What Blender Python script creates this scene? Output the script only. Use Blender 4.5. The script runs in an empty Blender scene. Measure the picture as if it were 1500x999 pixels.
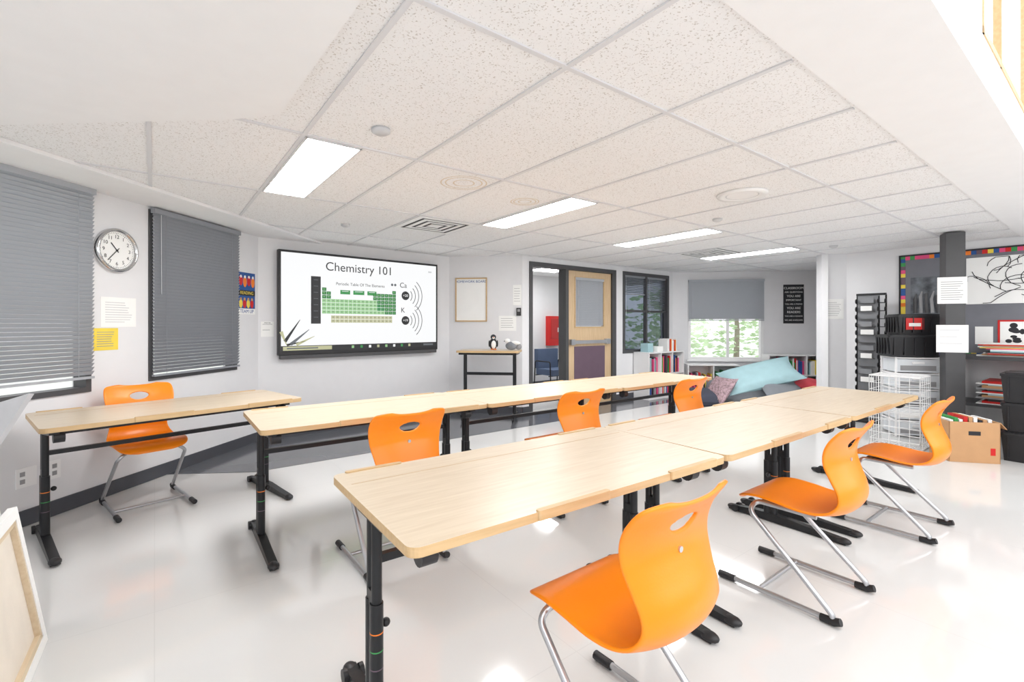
import bpy, math, random
from mathutils import Vector, Matrix
random.seed(7)
sc = bpy.context.scene
V = Vector
# ------------------------------------------------------------------ plan axes
R = V((.7965, .6046, 0)); L = V((-.6046, .7965, 0))
O = V((.224, 1.93, 0))
ZC = 2.42
def G(u, v, z=0.0): return O + R*u + L*v + V((0, 0, z))
A = V((-2.974, 5.517, 0)); B = V((-.975, 7.316, 0)); C = V((.155, 7.161, 0))
D = V((3.236, 9.5, 0)); E = V((5.99, 9.12, 0)); N_ = V((4.64, 7.057, 0)); K = V((4.98, 7.01, 0))
def leftw(Y): return V((-3.73+.137*Y, Y, 0))
def fr(o, xd):
    """floor frame: X=xd, Y=left of it, Z=up"""
    x = V((xd[0], xd[1], 0)).normalized(); y = V((-x.y, x.x, 0)); z = V((0, 0, 1))
    M = Matrix((x, y, z)).transposed().to_4x4(); M.translation = V(o) if len(o) == 3 else V((o[0], o[1], 0)); return M
def wf(o, xd):
    """wall frame: X along wall, Y up, Z into the room"""
    x = V((xd[0], xd[1], 0)).normalized(); y = V((0, 0, 1)); z = x.cross(y)
    M = Matrix((x, y, z)).transposed().to_4x4(); M.translation = V(o); return M
GF = fr(O, R)
# ------------------------------------------------------------------ materials
def lin(c): return tuple(((x/255)/12.92 if x/255 <= .04045 else ((x/255+.055)/1.055)**2.4) for x in c)
def mat(name, rgb, rough=.5, metal=0, var=.04, scale=8, spec=.5, bump=0, bscale=60, coat=0):
    m = bpy.data.materials.new(name); m.use_nodes = True
    nt = m.node_tree; b = nt.nodes['Principled BSDF']
    c = lin(rgb)
    tc = nt.nodes.new('ShaderNodeTexCoord')
    n = nt.nodes.new('ShaderNodeTexNoise'); n.inputs['Scale'].default_value = scale; n.inputs['Detail'].default_value = 3
    nt.links.new(tc.outputs['Object'], n.inputs['Vector'])
    r = nt.nodes.new('ShaderNodeValToRGB')
    r.color_ramp.elements[0].position = .3; r.color_ramp.elements[1].position = .7
    r.color_ramp.elements[0].color = tuple(max(0, x*(1-var)) for x in c)+(1,)
    r.color_ramp.elements[1].color = tuple(min(1, x*(1+var)) for x in c)+(1,)
    nt.links.new(n.outputs['Fac'], r.inputs['Fac']); nt.links.new(r.outputs['Color'], b.inputs['Base Color'])
    b.inputs['Roughness'].default_value = rough; b.inputs['Metallic'].default_value = metal
    b.inputs['Specular IOR Level'].default_value = spec
    if coat: b.inputs['Coat Weight'].default_value = coat; b.inputs['Coat Roughness'].default_value = .05
    if bump:
        n2 = nt.nodes.new('ShaderNodeTexNoise'); n2.inputs['Scale'].default_value = bscale
        nt.links.new(tc.outputs['Object'], n2.inputs['Vector'])
        bp = nt.nodes.new('ShaderNodeBump'); bp.inputs['Strength'].default_value = bump; bp.inputs['Distance'].default_value = .01
        nt.links.new(n2.outputs['Fac'], bp.inputs['Height']); nt.links.new(bp.outputs['Normal'], b.inputs['Normal'])
    return m
def emit(name, rgb, s=1.0):
    m = bpy.data.materials.new(name); m.use_nodes = True
    b = m.node_tree.nodes['Principled BSDF']; c = lin(rgb)
    b.inputs['Base Color'].default_value = (0.01, .01, .01, 1); b.inputs['Roughness'].default_value = .45
    b.inputs['Emission Color'].default_value = c+(1,); b.inputs['Emission Strength'].default_value = s
    return m
def glassmat(name, tint=(1, 1, 1)):
    m = bpy.data.materials.new(name); m.use_nodes = True; nt = m.node_tree
    for n in list(nt.nodes): nt.nodes.remove(n)
    o = nt.nodes.new('ShaderNodeOutputMaterial'); mx = nt.nodes.new('ShaderNodeMixShader')
    t = nt.nodes.new('ShaderNodeBsdfTransparent'); g = nt.nodes.new('ShaderNodeBsdfGlossy')
    t.inputs[0].default_value = tint+(1,); g.inputs['Roughness'].default_value = .03; mx.inputs[0].default_value = .08
    nt.links.new(t.outputs[0], mx.inputs[1]); nt.links.new(g.outputs[0], mx.inputs[2]); nt.links.new(mx.outputs[0], o.inputs[0])
    return m
M_wall = mat('wall_paint', (227, 227, 229), .7, var=.01)
M_drywall = mat('drywall_white', (242, 242, 243), .75, var=.01)
M_base = mat('baseboard_grey', (74, 76, 82), .5)
M_blk = mat('black_steel', (32, 33, 36), .35, metal=.3)
M_dkfr = mat('dark_frame', (74, 74, 76), .5)
M_slat = mat('blind_grey', (170, 174, 180), .5, var=.01)
M_slatd = mat('blind_dark', (142, 145, 151), .5, var=.01)
M_sil = mat('silver_tube', (190, 192, 196), .28, metal=.75)
M_blkpl = mat('black_plastic', (32, 32, 35), .45)
M_org = mat('orange_plastic', (252, 139, 6), .32, var=.02, bump=.04, bscale=160)
M_wht = mat('white_plastic', (238, 238, 238), .4, var=.01)
M_paper = mat('paper', (244, 244, 242), .8, var=.01)
M_yel = mat('yellow_paper', (240, 214, 84), .8)
M_ink = mat('ink', (46, 46, 50), .8)
M_grey = mat('grey_text', (150, 150, 152), .8)
M_lgrey = mat('light_grey', (200, 201, 204), .6)
M_mgrey = mat('mid_grey', (136, 138, 142), .6)
M_red = mat('red', (205, 30, 28), .45)
M_blue = mat('blue', (40, 84, 150), .6)
M_bchair = mat('blue_chair', (84, 100, 128), .8)
M_teal = mat('teal_fabric', (168, 202, 208), .9, bump=.2)
M_green = mat('green', (60, 150, 80), .6)
M_pink = mat('pink', (225, 80, 130), .6)
M_ora2 = mat('poster_orange', (240, 130, 40), .6)
M_purple = mat('purple_plate', (104, 84, 98), .5)
M_card = mat('cardboard', (196, 152, 110), .85)
M_cloth = mat('grey_fabric', (132, 136, 142), .95, bump=.3)
M_dcloth = mat('dark_fabric', (66, 70, 84), .95, bump=.3)
M_glass = glassmat('window_glass')
M_glassd = glassmat('tinted_glass', (.42, .45, .5))
M_chrome = mat('chrome', (200, 200, 200), .15, metal=1)
M_leaf = mat('leaves', (198, 222, 180), .7, var=.2, scale=3)  # pale tint: strong sun on the foliage is put into the colour
M_bark = mat('bark', (150, 140, 125), .9)
M_board = mat('pinboard_grey', (120, 121, 128), .9)
M_trans = mat('translucent_drawer', (214, 218, 222), .3)
M_lite = emit('light_diffuser', (255, 255, 255), 28)
M_canvas = mat('raw_canvas', (234, 224, 210), .9, bump=.2, bscale=300)

def woodmat(name, c1, c2, rough=.4, sc_=(3, 40, 40)):
    m = bpy.data.materials.new(name); m.use_nodes = True; nt = m.node_tree; b = nt.nodes['Principled BSDF']
    tc = nt.nodes.new('ShaderNodeTexCoord'); mp = nt.nodes.new('ShaderNodeMapping'); mp.inputs['Scale'].default_value = sc_
    n = nt.nodes.new('ShaderNodeTexNoise'); n.inputs['Scale'].default_value = 1.5; n.inputs['Detail'].default_value = 6
    r = nt.nodes.new('ShaderNodeValToRGB'); r.color_ramp.elements[0].position = .3; r.color_ramp.elements[1].position = .72
    r.color_ramp.elements[0].color = lin(c1)+(1,); r.color_ramp.elements[1].color = lin(c2)+(1,)
    nt.links.new(tc.outputs['Object'], mp.inputs[0]); nt.links.new(mp.outputs[0], n.inputs['Vector'])
    nt.links.new(n.outputs['Fac'], r.inputs['Fac']); nt.links.new(r.outputs['Color'], b.inputs['Base Color'])
    b.inputs['Roughness'].default_value = rough
    return m
M_top = woodmat('maple_laminate', (207, 189, 164), (220, 204, 181), .33)
M_edge = woodmat('maple_edge', (196, 163, 118), (211, 181, 137), .45)
M_door = woodmat('door_wood', (200, 172, 134), (215, 188, 152), .4, (40, 3, 40))
M_frame_wood = woodmat('frame_wood', (210, 188, 156), (222, 204, 176), .5)

# floor material: pale glossy vinyl tile with faint seams
def floormat(name, rgb, rough, spec):
    m = bpy.data.materials.new(name); m.use_nodes = True; nt = m.node_tree; b = nt.nodes['Principled BSDF']
    tc = nt.nodes.new('ShaderNodeTexCoord'); mp = nt.nodes.new('ShaderNodeMapping'); mp.inputs['Rotation'].default_value = (0, 0, -math.atan2(R.y, R.x))
    br = nt.nodes.new('ShaderNodeTexBrick'); br.offset = 0; c = lin(rgb)
    br.inputs['Color1'].default_value = c+(1,); br.inputs['Color2'].default_value = tuple(x*.985 for x in c)+(1,)
    br.inputs['Mortar'].default_value = tuple(x*.92 for x in c)+(1,)
    br.inputs['Scale'].default_value = 1; br.inputs['Mortar Size'].default_value = .002
    br.inputs['Brick Width'].default_value = 1.4; br.inputs['Row Height'].default_value = 1.4
    nt.links.new(tc.outputs['Object'], mp.inputs[0]); nt.links.new(mp.outputs[0], br.inputs['Vector']); nt.links.new(br.outputs['Color'], b.inputs['Base Color'])
    n = nt.nodes.new('ShaderNodeTexNoise'); n.inputs['Scale'].default_value = 2.5
    mr = nt.nodes.new('ShaderNodeMapRange'); mr.inputs['To Min'].default_value = rough*.7; mr.inputs['To Max'].default_value = rough*1.4
    nt.links.new(tc.outputs['Object'], n.inputs['Vector']); nt.links.new(n.outputs['Fac'], mr.inputs['Value']); nt.links.new(mr.outputs[0], b.inputs['Roughness'])
    b.inputs['Specular IOR Level'].default_value = spec
    return m
M_floor = floormat('vinyl_floor_cream', (221, 221, 220), .08, .95)
M_floorg = floormat('vinyl_floor_grey', (100, 102, 108), .12, .8)
# ceiling tile: white mineral fibre with fine pits
def tilemat():
    m = bpy.data.materials.new('ceiling_tile'); m.use_nodes = True; nt = m.node_tree; b = nt.nodes['Principled BSDF']
    tc = nt.nodes.new('ShaderNodeTexCoord')
    n = nt.nodes.new('ShaderNodeTexNoise'); n.inputs['Scale'].default_value = 120; n.inputs['Detail'].default_value = 2
    r = nt.nodes.new('ShaderNodeValToRGB'); r.color_ramp.elements[0].position = .33; r.color_ramp.elements[1].position = .40
    r.color_ramp.elements[0].color = lin((200, 196, 192))+(1,); r.color_ramp.elements[1].color = lin((242, 242, 243))+(1,)
    nt.links.new(tc.outputs['Object'], n.inputs['Vector']); nt.links.new(n.outputs['Fac'], r.inputs['Fac']); nt.links.new(r.outputs['Color'], b.inputs['Base Color'])
    b.inputs['Roughness'].default_value = .9
    return m
M_tile = tilemat()
M_tbar = mat('ceiling_grid', (220, 220, 223), .5, var=.01)
M_stain = mat('water_stain', (222, 210, 192), .9)

# ------------------------------------------------------------------ mesh builder
def fillet(pts, rad, n=5):
    pts = [V(p) for p in pts]; out = [pts[0]]
    for i in range(1, len(pts)-1):
        a, b, c = pts[i-1], pts[i], pts[i+1]
        d1 = (a-b); d2 = (c-b); r = min(rad, d1.length*.49, d2.length*.49)
        p1 = b+d1.normalized()*r; p2 = b+d2.normalized()*r
        for k in range(n+1):
            t = k/n; out.append(p1*(1-t)**2+b*2*t*(1-t)+p2*t*t)
    out.append(pts[-1]); return out
class MB:
    def __init__(s): s.v = []; s.f = []; s.mi = []; s.sm = []; s.mats = []
    def m(s, mt):
        if mt not in s.mats: s.mats.append(mt)
        return s.mats.index(mt)
    def add(s, vs, fs, mt, smooth=False, M=None):
        o = len(s.v)
        for p in vs:
            p = V(p); s.v.append(M @ p if M is not None else p)
        k = s.m(mt)
        for f in fs: s.f.append([i+o for i in f]); s.mi.append(k); s.sm.append(smooth)
        return s
    def box(s, x0, x1, y0, y1, z0, z1, mt, M=None):
        vs = [(x, y, z) for z in (z0, z1) for y in (y0, y1) for x in (x0, x1)]
        return s.add(vs, [(0, 2, 3, 1), (4, 5, 7, 6), (0, 1, 5, 4), (2, 6, 7, 3), (0, 4, 6, 2), (1, 3, 7, 5)], mt, False, M)
    def prism(s, poly, z0, z1, mt, M=None, side=None):
        n = len(poly)
        ar = sum(poly[i][0]*poly[(i+1) % n][1]-poly[(i+1) % n][0]*poly[i][1] for i in range(n))
        if ar < 0: poly = poly[::-1]
        vs = [(p[0], p[1], z0) for p in poly]+[(p[0], p[1], z1) for p in poly]
        s.add(vs, [tuple(range(n-1, -1, -1)), tuple(range(n, 2*n))], mt, False, M)
        return s.add(vs, [(i, (i+1) % n, n+(i+1) % n, n+i) for i in range(n)], side or mt, False, M)
    def tube(s, pts, r, mt, seg=10, M=None, smooth=True, sq=None):
        pts = [V(p) for p in pts]; n = len(pts)
        rr = r if isinstance(r, (list, tuple)) else [r]*n
        T = []
        for i in range(n):
            t = (pts[min(i+1, n-1)]-pts[max(i-1, 0)])
            T.append(t.normalized() if t.length > 1e-9 else V((0, 0, 1)))
        up = V((0, 0, 1)) if abs(T[0].z) < .9 else V((1, 0, 0))
        N = (up-T[0]*up.dot(T[0])).normalized(); vs = []
        for i in range(n):
            N = (N-T[i]*N.dot(T[i])).normalized(); Bn = T[i].cross(N)
            for k in range(seg):
                a = 2*math.pi*k/seg; vs.append(pts[i]+(N*math.cos(a)+Bn*math.sin(a))*rr[i])
        fs = [(i*seg+k, i*seg+(k+1) % seg, (i+1)*seg+(k+1) % seg, (i+1)*seg+k) for i in range(n-1) for k in range(seg)]
        s.add(vs, fs, mt, smooth, M)
        return s.add(vs[:seg]+vs[-seg:], [tuple(range(seg-1, -1, -1)), tuple(range(seg, 2*seg))], mt, False, M)
    def ell(s, c, r, mt, M=None, nu=16, nv=10, e=1.0):
        vs = []; 
        def sg(x): return math.copysign(abs(x)**e, x)
        for j in range(nv+1):
            ph = -math.pi/2+math.pi*j/nv
            for i in range(nu):
                th = 2*math.pi*i/nu
                vs.append((c[0]+r[0]*sg(math.cos(ph))*sg(math.cos(th)), c[1]+r[1]*sg(math.cos(ph))*sg(math.sin(th)), c[2]+r[2]*sg(math.sin(ph))))
        fs = [(j*nu+i, j*nu+(i+1) % nu, (j+1)*nu+(i+1) % nu, (j+1)*nu+i) for j in range(nv) for i in range(nu)]
        return s.add(vs, fs, mt, True, M)
    def lathe(s, prof, mt, M=None, seg=28):
        vs = [(p[0]*math.cos(2*math.pi*k/seg), p[0]*math.sin(2*math.pi*k/seg), p[1]) for p in prof for k in range(seg)]
        fs = [(j*seg+k, j*seg+(k+1) % seg, (j+1)*seg+(k+1) % seg, (j+1)*seg+k) for j in range(len(prof)-1) for k in range(seg)]
        return s.add(vs, fs, mt, True, M)
    def pillow(s, M, sx, sy, h, mt, n=14):
        vs = []; fs = []
        for side in (1, -1):
            o = len(vs)
            for j in range(n+1):
                for i in range(n+1):
                    x = -1+2*i/n; y = -1+2*j/n
                    k = (max(0, (1-abs(x)**2.6)*(1-abs(y)**2.6)))**.5
                    pin = 1-.10*(1-abs(x)**2)*(abs(y)**3); pin2 = 1-.10*(1-abs(y)**2)*(abs(x)**3)
                    vs.append((x*sx*pin2, y*sy*pin, side*h*k))
            for j in range(n):
                for i in range(n):
                    a = o+j*(n+1)+i; q = (a, a+1, a+n+2, a+n+1); fs.append(q if side > 0 else q[::-1])
        return s.add(vs, fs, mt, True, M)
    def mesh(s, name):
        me = bpy.data.meshes.new(name); me.from_pydata([tuple(p) for p in s.v], [], s.f)
        for mt in s.mats: me.materials.append(mt)
        me.polygons.foreach_set('material_index', s.mi); me.polygons.foreach_set('use_smooth', s.sm); me.update(); return me
    def obj(s, name, M=None, parent=None, bevel=0):
        return mkobj(name, s.mesh(name), M, parent, bevel)
def mkobj(name, data, M=None, parent=None, bevel=0):
    ob = bpy.data.objects.new(name, data); sc.collection.objects.link(ob)
    if parent: ob.parent = parent
    if M is not None: ob.matrix_basis = M
    if bevel:
        b = ob.modifiers.new('bevel', 'BEVEL'); b.width = bevel; b.segments = 2; b.limit_method = 'ANGLE'
    return ob
def empty(name, M): 
    e = mkobj(name, None, M); e.empty_display_size = .1; return e
def text(name, body, size, x, y, z, mt, parent, align='CENTER', rot=0, sp=1.0):
    cu = bpy.data.curves.new(name, 'FONT'); cu.body = body; cu.size = size; cu.align_x = align; cu.align_y = 'CENTER'
    cu.extrude = .0004; cu.space_line = sp; cu.materials.append(mt)
    return mkobj(name, cu, Matrix.Translation((x, y, z)) @ Matrix.Rotation(rot, 4, 'Z'), parent)
def T(x, y, z): return Matrix.Translation((x, y, z))
def Rz(a): return Matrix.Rotation(a, 4, 'Z')
def Rx(a): return Matrix.Rotation(a, 4, 'X')
def Ry(a): return Matrix.Rotation(a, 4, 'Y')

# ------------------------------------------------------------------ shell
P1 = leftw(-5.96); P2 = G(6.86, -3.4)
room = [P1, A, B, C, D, E, N_, K, P2]
mb = MB(); mb.prism([(p.x, p.y) for p in room], -.12, 0, M_floor); mb.obj('floor')
def uv(p): d = p-O; return d.dot(R), d.dot(L)
pa = leftw(4.28)
zone = [(pa.x, pa.y), (A.x, A.y), (B.x, B.y), (C.x, C.y), tuple(G(6.2, 4.208)[:2]), tuple(G(6.2, 3.5)[:2]), tuple(G(-.6, 3.5)[:2])]
mb = MB(); mb.prism(zone, .0005, .003, M_floorg); mb.obj('floor_grey_zone')
mb = MB(); mb.box(-40, 40, -30, 45, -.5, -.3, mat('outdoor_ground', (225, 230, 222), .9)); mb.obj('outdoor_ground')

def wall(name, p, q, h, ops=(), e0=0, e1=0, z0=0, th=.16, mt=M_wall):
    d = (q-p); Ln = d.length; M = wf(p, d); mb = MB()
    xs = sorted(set([-e0, Ln+e1]+[o[0] for o in ops]+[o[1] for o in ops]))
    for a, b in zip(xs[:-1], xs[1:]):
        if b-a < 1e-5: continue
        mid = (a+b)/2; oo = sorted([o for o in ops if o[0] < mid < o[1]], key=lambda o: o[2]); z = z0
        for o in oo:
            if o[2] > z+1e-4: mb.box(a, b, z, o[2], -th, 0, mt)
            z = o[3]
        if h > z+1e-4: mb.box(a, b, z, h, -th, 0, mt)
    mb.obj(name, M); return M, Ln
def baseb(name, p, q, gaps=(), h=.11):
    d = q-p; M = wf(p, d); mb = MB(); xs = [0]
    for g in gaps: xs += list(g)
    xs.append(d.length)
    for i in range(0, len(xs), 2):
        mb.box(xs[i], xs[i+1], .003, h, .0005, .014, M_base)
    mb.obj(name, M)
def sl(Y): return (Y+5.96)*math.sqrt(1+.137**2)
wl0 = (sl(2.2), sl(3.612), .85, 2.385); wl1 = (sl(4.101), sl(5.163), .87, 2.37)
ML, LL = wall('wall_left', P1, A, 2.5, [wl0, wl1], .2, .2)
MT, LT = wall('wall_screen', A, B, 2.5, (), .2, .2)
MBC, LBC = wall('wall_homework', B, C, 2.5, (), .2, 0)
DO = (.135, 2.145, 0, 2.34); IW = (2.332, 3.74, .84, 2.34)
MD, LD = wall('wall_door', C, D, 2.5, [DO, IW], 0, .2)
BW = (.303, 1.721, .668, 2.25)
MBW, LBW = wall('wall_back', D, E, 2.5, [BW], .2, .2)
MEN, LEN = wall('wall_return', E, N_, 2.5, (), .2, 0, th=.08)
MNK, LNK = wall('wall_pier', N_, K, 2.5, (), 0, .0)
MG, LG = wall('wall_right', K, P2, 2.5, (), .1, .2)
RW1 = (1.5, 6.5, .9, 3.9); RW2 = (8.0, 13.0, .9, 3.9)  # unseen rear openings, added to let world light into the room
MRr, LRr = wall('wall_rear', P2, P1, 4.5, [RW1, RW2], .2, .2)
baseb('baseboard_left', P1, A); baseb('baseboard_screen', A, B); baseb('baseboard_homework', B, C)
baseb('baseboard_door', C, D, [(.135, 2.145)]); baseb('baseboard_back', D, E); baseb('baseboard_pier', N_, K); baseb('baseboard_right', K, P2)
Pl = leftw(-2.611)
wall('wall_left_upper', P1, Pl, 4.5, (), .2, .2, z0=2.5)
wall('wall_right_upper', G(6.86, -.9), P2, 4.5, (), 0, .2, z0=2.5)
ul = uv(Pl)[0]
CW = (1.5, 5.2, 2.62, 3.9)
mb = MB(); t0 = ul-.2
for (a, b, z0, z1) in [(t0, CW[0], 2.5, 4.5), (CW[1], 7.0, 2.5, 4.5), (CW[0], CW[1], 2.5, CW[2]), (CW[0], CW[1], CW[3], 4.5)]:
    mb.box(a, b, -1.01, -.87, z0, z1, M_drywall)
mb.obj('wall_clerestory', GF)
mb = MB()
for (a, b, z0, z1) in [(CW[0], CW[1], CW[2], CW[2]+.03), (CW[0], CW[1], CW[3]-.06, CW[3])]+[(x, x+.02, CW[2], CW[3]) for x in (1.5, 1.95, 2.9, 4.0, 5.17)]:
    mb.box(a, b, -1.015, -.985, z0, z1, M_edge)
mb.box(CW[0], CW[1], -.95, -.945, CW[2], CW[3], M_glass)
mb.obj('window_1', GF)
mb = MB(); ua, ub, va, vb = ul-2.2, 7.05, -3.6, -.87
sk = (-4.6, 6.2, -3.1, -1.35)
for q in [(ua, sk[0], va, vb), (sk[1], ub, va, vb), (sk[0], sk[1], va, sk[2]), (sk[0], sk[1], sk[3], vb)]:
    mb.box(q[0], q[1], q[2], q[3], 4.5, 4.62, M_drywall)
mb.obj('ceiling_bay', GF)

# ceiling
Pt = leftw(-2.037)
tilepoly = [Pt, A, B, C, D, E, N_, K, G(6.86, -.6)]
mb = MB(); mb.prism([(p.x, p.y) for p in tilepoly], ZC, 2.5, M_tile); mb.obj('ceiling')
band = [Pl, Pt, G(6.86, -.6), G(6.86, -1.01)]
mb = MB(); mb.prism([(p.x, p.y) for p in band], 2.408, 2.5, M_drywall); mb.obj('ceiling_drywall_band')
soff = [leftw(2.42), V((-2.585, 2.379, 0)), V((-1.376, 2.315, 0)), V((-1.115, 2.263, 0)), V((-.467, 1.464, 0)), G(-.80, -.6), Pt]
mb = MB(); mb.prism([(p.x, p.y) for p in soff], 2.37, 2.419, M_drywall); mb.obj('ceiling_soffit')
lb = [leftw(2.46), A, V((-2.421, 6.015, 0)), V((-2.905, 2.46, 0))]
mb = MB(); mb.prism([(p.x, p.y) for p in lb], 2.393, 2.419, M_drywall); mb.obj('trim_1')
tuv = [uv(p) for p in tilepoly]
def clip(axis, val):
    xs = []; n = len(tuv)
    for i in range(n):
        a, b = tuv[i], tuv[(i+1) % n]
        if (a[axis]-val)*(b[axis]-val) < 0:
            t = (val-a[axis])/(b[axis]-a[axis]); o = 1-axis; xs.append(a[o]+t*(b[o]-a[o]))
    xs.sort(); return list(zip(xs[::2], xs[1::2]))
mb = MB(); w = .0115
for k in range(-10, 12):
    for a, b in clip(0, k*.685+.001):
        mb.box(k*.685-w, k*.685+w, a+.02, b-.02, ZC-.007, ZC-.0005, M_tbar)
for k in range(0, 7):
    for a, b in clip(1, k*1.37+.001):
        mb.box(a+.02, b-.02, k*1.37-w, k*1.37+w, ZC-.0075, ZC-.0005, M_tbar)
mb.obj('ceiling_grid', GF)
for u0 in (-.685, 1.37, 3.425, 5.48):
    mb = MB(); x0, x1, y0, y1 = u0+.012, u0+.33, 1.385, 2.725
    for q in [(x0, x0+.012, y0, y1), (x1-.012, x1, y0, y1), (x0, x1, y0, y0+.012), (x0, x1, y1-.012, y1)]:
        mb.box(q[0], q[1], q[2], q[3], ZC-.014, ZC-.001, M_tbar)
    mb.box(x0+.012, x1-.012, y0+.012, y1-.012, ZC-.008, ZC-.002, M_lite)
    mb.obj('ceiling_light_panel', GF)
def diffuser(u0, v0):
    mb = MB(); c = (u0+.34, v0+.34); z = ZC-.012
    for s1, s0 in ((.33, .27), (.235, .185), (.15, .105), (.07, .0)):
        for q in [(-s1, -s0, -s1, s1), (s0, s1, -s1, s1), (-s0, s0, -s1, -s0), (-s0, s0, s0, s1)]:
            if q[1]-q[0] > 1e-4 and q[3]-q[2] > 1e-4: mb.box(c[0]+q[0], c[0]+q[1], c[1]+q[2], c[1]+q[3], z, z+.003, M_wht)
    mb.box(c[0]-.33, c[0]+.33, c[1]-.33, c[1]+.33, ZC-.003, ZC-.0008, M_dkfr)
    mb.obj('ceiling_air_diffuser', GF)
diffuser(.685, 2.74); diffuser(4.8, 2.05)
mb = MB(); mb.lathe([(0, ZC-.012), (.12, ZC-.012), (.135, ZC-.022), (.185, ZC-.02), (.19, ZC-.001), (0, ZC-.001)], M_wht); mb.lathe([(0, ZC-.014), (.115, ZC-.014)], M_drywall); mb.lathe([(.116, ZC-.0145), (.124, ZC-.0145)], M_lgrey); mb.obj('ceiling_speaker', T(1.861, 3.809, 0))
for x, y, r in [(-.709, 2.548, .05), (-1.75, 4.95, .045), (2.05, 4.7, .045), (4.3, 6.3, .05)]:
    mb = MB(); mb.lathe([(0, ZC-.03), (r*.6, ZC-.03), (r, ZC-.018), (r, ZC-.001), (0, ZC-.001)], M_lgrey); mb.obj('smoke_detector', T(x, y, 0))
for x, y, r in [(-.36, 3.52, .17), (.11, 4.05, .12)]:
    mb = MB()
    for k in (1, .8, .45): mb.lathe([(r*k-.005, ZC-.0006), (r*k+.005, ZC-.0006)], M_stain)
    mb.obj('ceiling_stain', T(x, y, 0))

# ------------------------------------------------------------------ windows
def blind(mb, x0, x1, y0, y1, z, mt, pitch=.030, tilt=33, wd=.0365):
    n = int((y1-y0-.04)/pitch)
    for i in range(n):
        y = y1-.05-i*pitch
        mb.box(x0, x1, -wd/2, wd/2, -.0008, .0008, mt, T(0, y, z) @ Rx(math.radians(tilt)))
    mb.box(x0-.005, x1+.005, y1-.045, y1, z-.02, z+.022, mt)
    mb.box(x0, x1, y1-.05-n*pitch-.014, y1-.05-n*pitch+.004, z-.013, z+.013, mt)
    for x in (x0+.12, x1-.12): mb.box(x-.001, x+.001, y1-.05-n*pitch, y1-.04, z+.017, z+.0185, mt)
    mb.tube([(x0+.06, y1-.05, z+.02), (x0+.06, y1-.75, z+.024)], .0025, M_lgrey, 6)
def winframe(mb, o, mt, w=.05, zf=(-.10, .012), mull=(), hm=(), gl=None):
    x0, x1, y0, y1 = o
    for q in [(x0, x0+w, y0, y1), (x1-w, x1, y0, y1), (x0+w, x1-w, y0, y0+w), (x0+w, x1-w, y1-w, y1)]: mb.box(q[0], q[1], q[2], q[3], zf[0], zf[1], mt)
    for x in mull: mb.box(x-w*.4, x+w*.4, y0+w, y1-w, zf[0]+.02, zf[1]-.03, mt)
    for y in hm: mb.box(x0+w, x1-w, y-w*.35, y+w*.35, zf[0]+.03, zf[1]-.04, mt)
    mb.box(x0+w, x1-w, y0+w, y1-w, -.08, -.076, gl or M_glass)
for i, o in enumerate((wl0, wl1)):
    mb = MB(); winframe(mb, o, M_dkfr, .04); mb.obj('window_%d' % (i+2), ML)
    mb = MB(); blind(mb, o[0]+.01, o[1]-.01, o[2]+(.11 if i == 0 else .06), o[3]+.012, .04, M_slat if i == 0 else M_slatd, tilt=39 if i == 0 else 36)
    mb.obj('venetian_blind', ML)
mb = MB(); winframe(mb, IW, M_dkfr, .06, mull=(3.06,), hm=(1.62,), gl=M_glassd); mb.obj('window_4', MD)
mb = MB(); blind(mb, 2.4, 3.02, 1.95, 2.29, -.045, M_slatd, tilt=70); blind(mb, 3.1, 3.67, 1.65, 2.29, -.045, M_slatd, tilt=70); mb.obj('venetian_blind', MD)
mb = MB(); winframe(mb, BW, M_wht, .05, mull=(1.07,)); mb.box(BW[0]-.03, BW[1]+.03, BW[2]-.03, BW[2], .001, .06, M_wht); mb.obj('window_5', MBW)
mb = MB(); blind(mb, BW[0]+.0, BW[1]-.0, 1.44, 2.26, .045, M_slat, tilt=20, wd=.034); mb.obj('venetian_blind', MBW)
for i, o in enumerate((RW1, RW2)):
    mb = MB(); winframe(mb, o, M_wht, .07, mull=(o[0]+1.7, o[0]+3.3), hm=(2.4,)); mb.obj('window_%d' % (6+i), MRr)
# ------------------------------------------------------------------ door wall
mb = MB()
for q in [(.135, .20, 0, 2.34), (2.04, 2.145, 0, 2.34), (.90, .965, 0, 2.28), (.20, 2.04, 2.27, 2.34)]:
    mb.box(q[0], q[1], q[2]+.003, q[3], -.16, .014, M_dkfr)
mb.obj('trim_2', MD)
mb = MB(); x0, x1 = .97, 2.035; a, b = 1.13, 1.86
for q in [(x0, a, .01, 2.265), (b, x1, .01, 2.265), (a, b, .01, 1.31), (a, b, 2.17, 2.265)]: mb.box(q[0], q[1], q[2], q[3], -.07, -.02, M_door)
for q in [(a, a+.02, 1.31, 2.17), (b-.02, b, 1.31, 2.17), (a, b, 1.31, 1.33), (a, b, 2.15, 2.17)]: mb.box(q[0], q[1], q[2], q[3], -.075, -.012, M_edge)
mb.box(a, b, 1.31, 2.17, -.052, -.047, M_glass)
blind(mb, a+.02, b-.02, 1.33, 2.16, -.03, M_slat, tilt=25)
mb.box(1.12, 1.87, .44, 1.0, -.019, -.014, M_purple)
mb.box(1.05, 1.95, 1.045, 1.10, -.018, .03, M_sil); mb.box(1.0, 1.09, 1.03, 1.12, -.019, .045, M_sil); mb.box(1.86, 1.96, 1.03, 1.12, -.019, .045, M_sil)
mb.obj('door_1', MD)
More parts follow.
